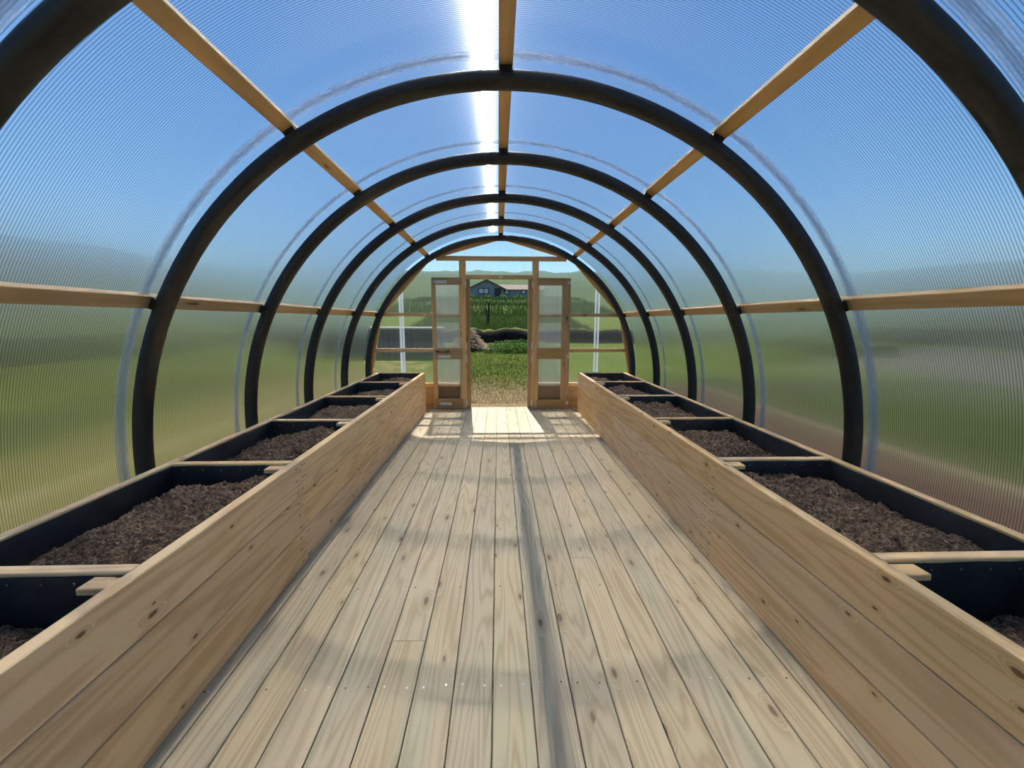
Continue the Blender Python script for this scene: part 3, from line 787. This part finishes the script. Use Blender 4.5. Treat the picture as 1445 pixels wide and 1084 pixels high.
b = len(mb.v); ez = hz_(408.5)
mb.v += [(gx1, wy0, base_z - .6), (wx1, wy0, base_z - .6), (wx1, wy0, ez), (gx1, wy0, ez), (gx1, wy0 + 8, base_z - .6), (wx1, wy0 + 8, base_z - .6), (wx1, wy0 + 8, ez), (gx1, wy0 + 8, ez), (wx1, wy0 + 4, hz_(399.8))]
for f in ((b, b + 1, b + 2, b + 3), (b + 1, b + 5, b + 6, b + 8, b + 2), (b + 5, b + 4, b + 7, b + 6)): mb.face(f)
mb.build('wall', M['harling'], house)
for (ax, az, bx_, bz) in ((gx0 - .5, eave - .35, gap, apex), (gap, apex, gx1 + .5, eave - .35)):
    mb = MB(); mb.plank((ax, y0h + 5.8, az), (bx_, y0h + 5.8, bz), 12.8, .18, (0, 0, 1), .02); mb.build('roof', M['rooftile'], house)
    mb = MB(); mb.plank((ax, y0h - .55, az), (bx_, y0h - .55, bz), .08, .26, (0, 0, 1), .01); mb.build('bargeboard', M['darktrim'], house)
mb = MB(); rz = hz_(400.2)
mb.v += [(gx1 - 3.0, wy0 - .4, ez - .1), (wx1 + .3, wy0 - .4, ez - .1), (wx1 + .3, wy0 + 4, rz), (gx1 - 3.0, wy0 + 4, rz), (wx1 + .3, wy0 + 8.4, ez - .1), (gx1 - 3., wy0 + 8.4, ez - .1),
         (gx1 - 3.0, wy0 - .4, ez - .3), (wx1 + .3, wy0 - .4, ez - .3), (wx1 + .3, wy0 + 8.4, ez - .3), (gx1 - 3., wy0 + 8.4, ez - .3)]
for f in ((0, 1, 2, 3), (3, 2, 4, 5), (6, 7, 1, 0), (1, 7, 8, 4, 2), (9, 6, 0, 3, 5)): mb.face(f)
mb.build('roof', M['rooftile'], house)
def hwin(pa, pb, qa, qb, y, nm='window', mull=True):
    xa, xb, zt, zb = hpx(pa), hpx(pb), hz_(qa), hz_(qb); mb = MB(); f = .16
    mb.box(xa - f, xb + f, y - .12, y - .01, zb - f, zb, .01); mb.box(xa - f, xb + f, y - .12, y - .01, zt, zt + f, .01)
    mb.box(xa - f, xa, y - .12, y - .01, zb, zt, .01); mb.box(xb, xb + f, y - .12, y - .01, zb, zt, .01)
    if mull: mb.box((xa + xb) / 2 - .07, (xa + xb) / 2 + .07, y - .12, y - .01, zb, zt, .01)
    w_ = mb.build(nm, M['darktrim'], house)
    mb = MB(); mb.box(xa, xb, y - .06, y - .02, zb, zt, .005); o_ = mb.build('pane', M['glass'] if nm == 'window' else M['darktrim'], w_)
    o_.matrix_parent_inverse = Matrix.Identity(4)
    return w_
hwin(678, 690.5, 408.8, 415, y0h); hwin(714, 718.5, 409.5, 415, wy0, mull=False); hwin(737.5, 742.5, 409.5, 414.5, wy0, mull=False)
hwin(700.5, 707.5, 408.8, 421.8, y0h, 'house_door', mull=False)

# low grey wall with a pale coping, seen through the far wall, and walls further round
def lowwall(name, x0_, y0_, x1_, y1_, zb, zt, label, mat, cop=None, th=.3):
    w_ = thing(name, ((x0_ + x1_) / 2, (y0_ + y1_) / 2, zb), label, 'wall', kind=None)
    mb = MB(); mb.plank((x0_, y0_, (zb + zt) / 2), (x1_, y1_, (zb + zt) / 2), th, zt - zb, (0, 0, 1), .02); mb.build('masonry', M[mat], w_)
    if cop: mb = MB(); mb.plank((x0_, y0_, zt + .03), (x1_, y1_, zt + .03), th + .4, .05, (0, 0, 1), .01); mb.build('coping', M[cop], w_)
    return w_
lowwall('boundary_wall', -6.2, 13.1, -1.7, 13.0, .2, 1.06, 'low grey wall with pale coping, seen through the left of the far wall', 'concrete', 'coping')
lowwall('stone_dyke', -15.2, -8, -13.8, 22, -.2, .78, 'dark stone dyke across the field, blurred through the left side sheets', 'stone', None, .7)
lowwall('stone_dyke', 24.8, -8, 23.6, 30, -.3, .95, 'dark stone dyke beyond the gravel track, blurred through the right side sheets', 'stone', None, .7)

# ------------------------------------------------------------------ light
SUN = Vector((-.060, .764, 1.)).normalized()
sl = bpy.data.lights.new('sun', 'SUN'); sl.energy = 7.2; sl.angle = math.radians(.6); sl.color = (1., .955, .88)
so = bpy.data.objects.new('sun', sl); COL.objects.link(so); so.rotation_euler = SUN.to_track_quat('Z', 'Y').to_euler()
so.location = (0, 20, 30)
w = bpy.data.worlds.new('World'); SC.world = w; w.use_nodes = True; t = w.node_tree; t.nodes.clear()
sky = t.nodes.new('ShaderNodeTexSky'); sky.sky_type = 'NISHITA'; sky.sun_disc = False
sky.sun_elevation = math.asin(SUN.z); sky.sun_rotation = math.atan2(SUN.x, SUN.y); sky.altitude = 50; sky.air_density = 1.; sky.dust_density = .1; sky.ozone_density = 2.5
bg = t.nodes.new('ShaderNodeBackground'); bg.inputs[1].default_value = .12
ow = t.nodes.new('ShaderNodeOutputWorld'); hs = t.nodes.new('ShaderNodeHueSaturation'); hs.inputs['Saturation'].default_value = 1.25; hs.inputs['Hue'].default_value = .5
t.links.new(sky.outputs[0], hs.inputs['Color']); t.links.new(hs.outputs[0], bg.inputs[0]); t.links.new(bg.outputs[0], ow.inputs[0])

# ------------------------------------------------------------------ camera
cy, sy, cp, sp = math.cos(YAW), math.sin(YAW), math.cos(PITCH), math.sin(PITCH)
f = Vector((sy * cp, cy * cp, -sp)); r = Vector((cy, -sy, 0)); u = r.cross(f)
c_, s_ = math.cos(ROLL), math.sin(ROLL); r2 = r * c_ + u * s_; u2 = -r * s_ + u * c_
cam = bpy.data.cameras.new('camera'); cam.sensor_width = 36; cam.lens = FOC / 1445 * 36; cam.clip_end = 2000; cam.clip_start = .02
co = bpy.data.objects.new('camera', cam); COL.objects.link(co)
co.matrix_world = Matrix(((r2.x, u2.x, -f.x, CAM[0]), (r2.y, u2.y, -f.y, CAM[1]), (r2.z, u2.z, -f.z, CAM[2]), (0, 0, 0, 1)))
SC.camera = co
vs = SC.view_settings; vs.view_transform = 'Standard'; vs.look = 'None'; vs.exposure = .30; vs.gamma = 1.; vs.use_curve_mapping = False
cyc = SC.cycles
cyc.max_bounces = 10; cyc.diffuse_bounces = 4; cyc.transmission_bounces = 8; cyc.transparent_max_bounces = 24; cyc.glossy_bounces = 4
cyc.sample_clamp_indirect = 40.; cyc.use_denoising = True
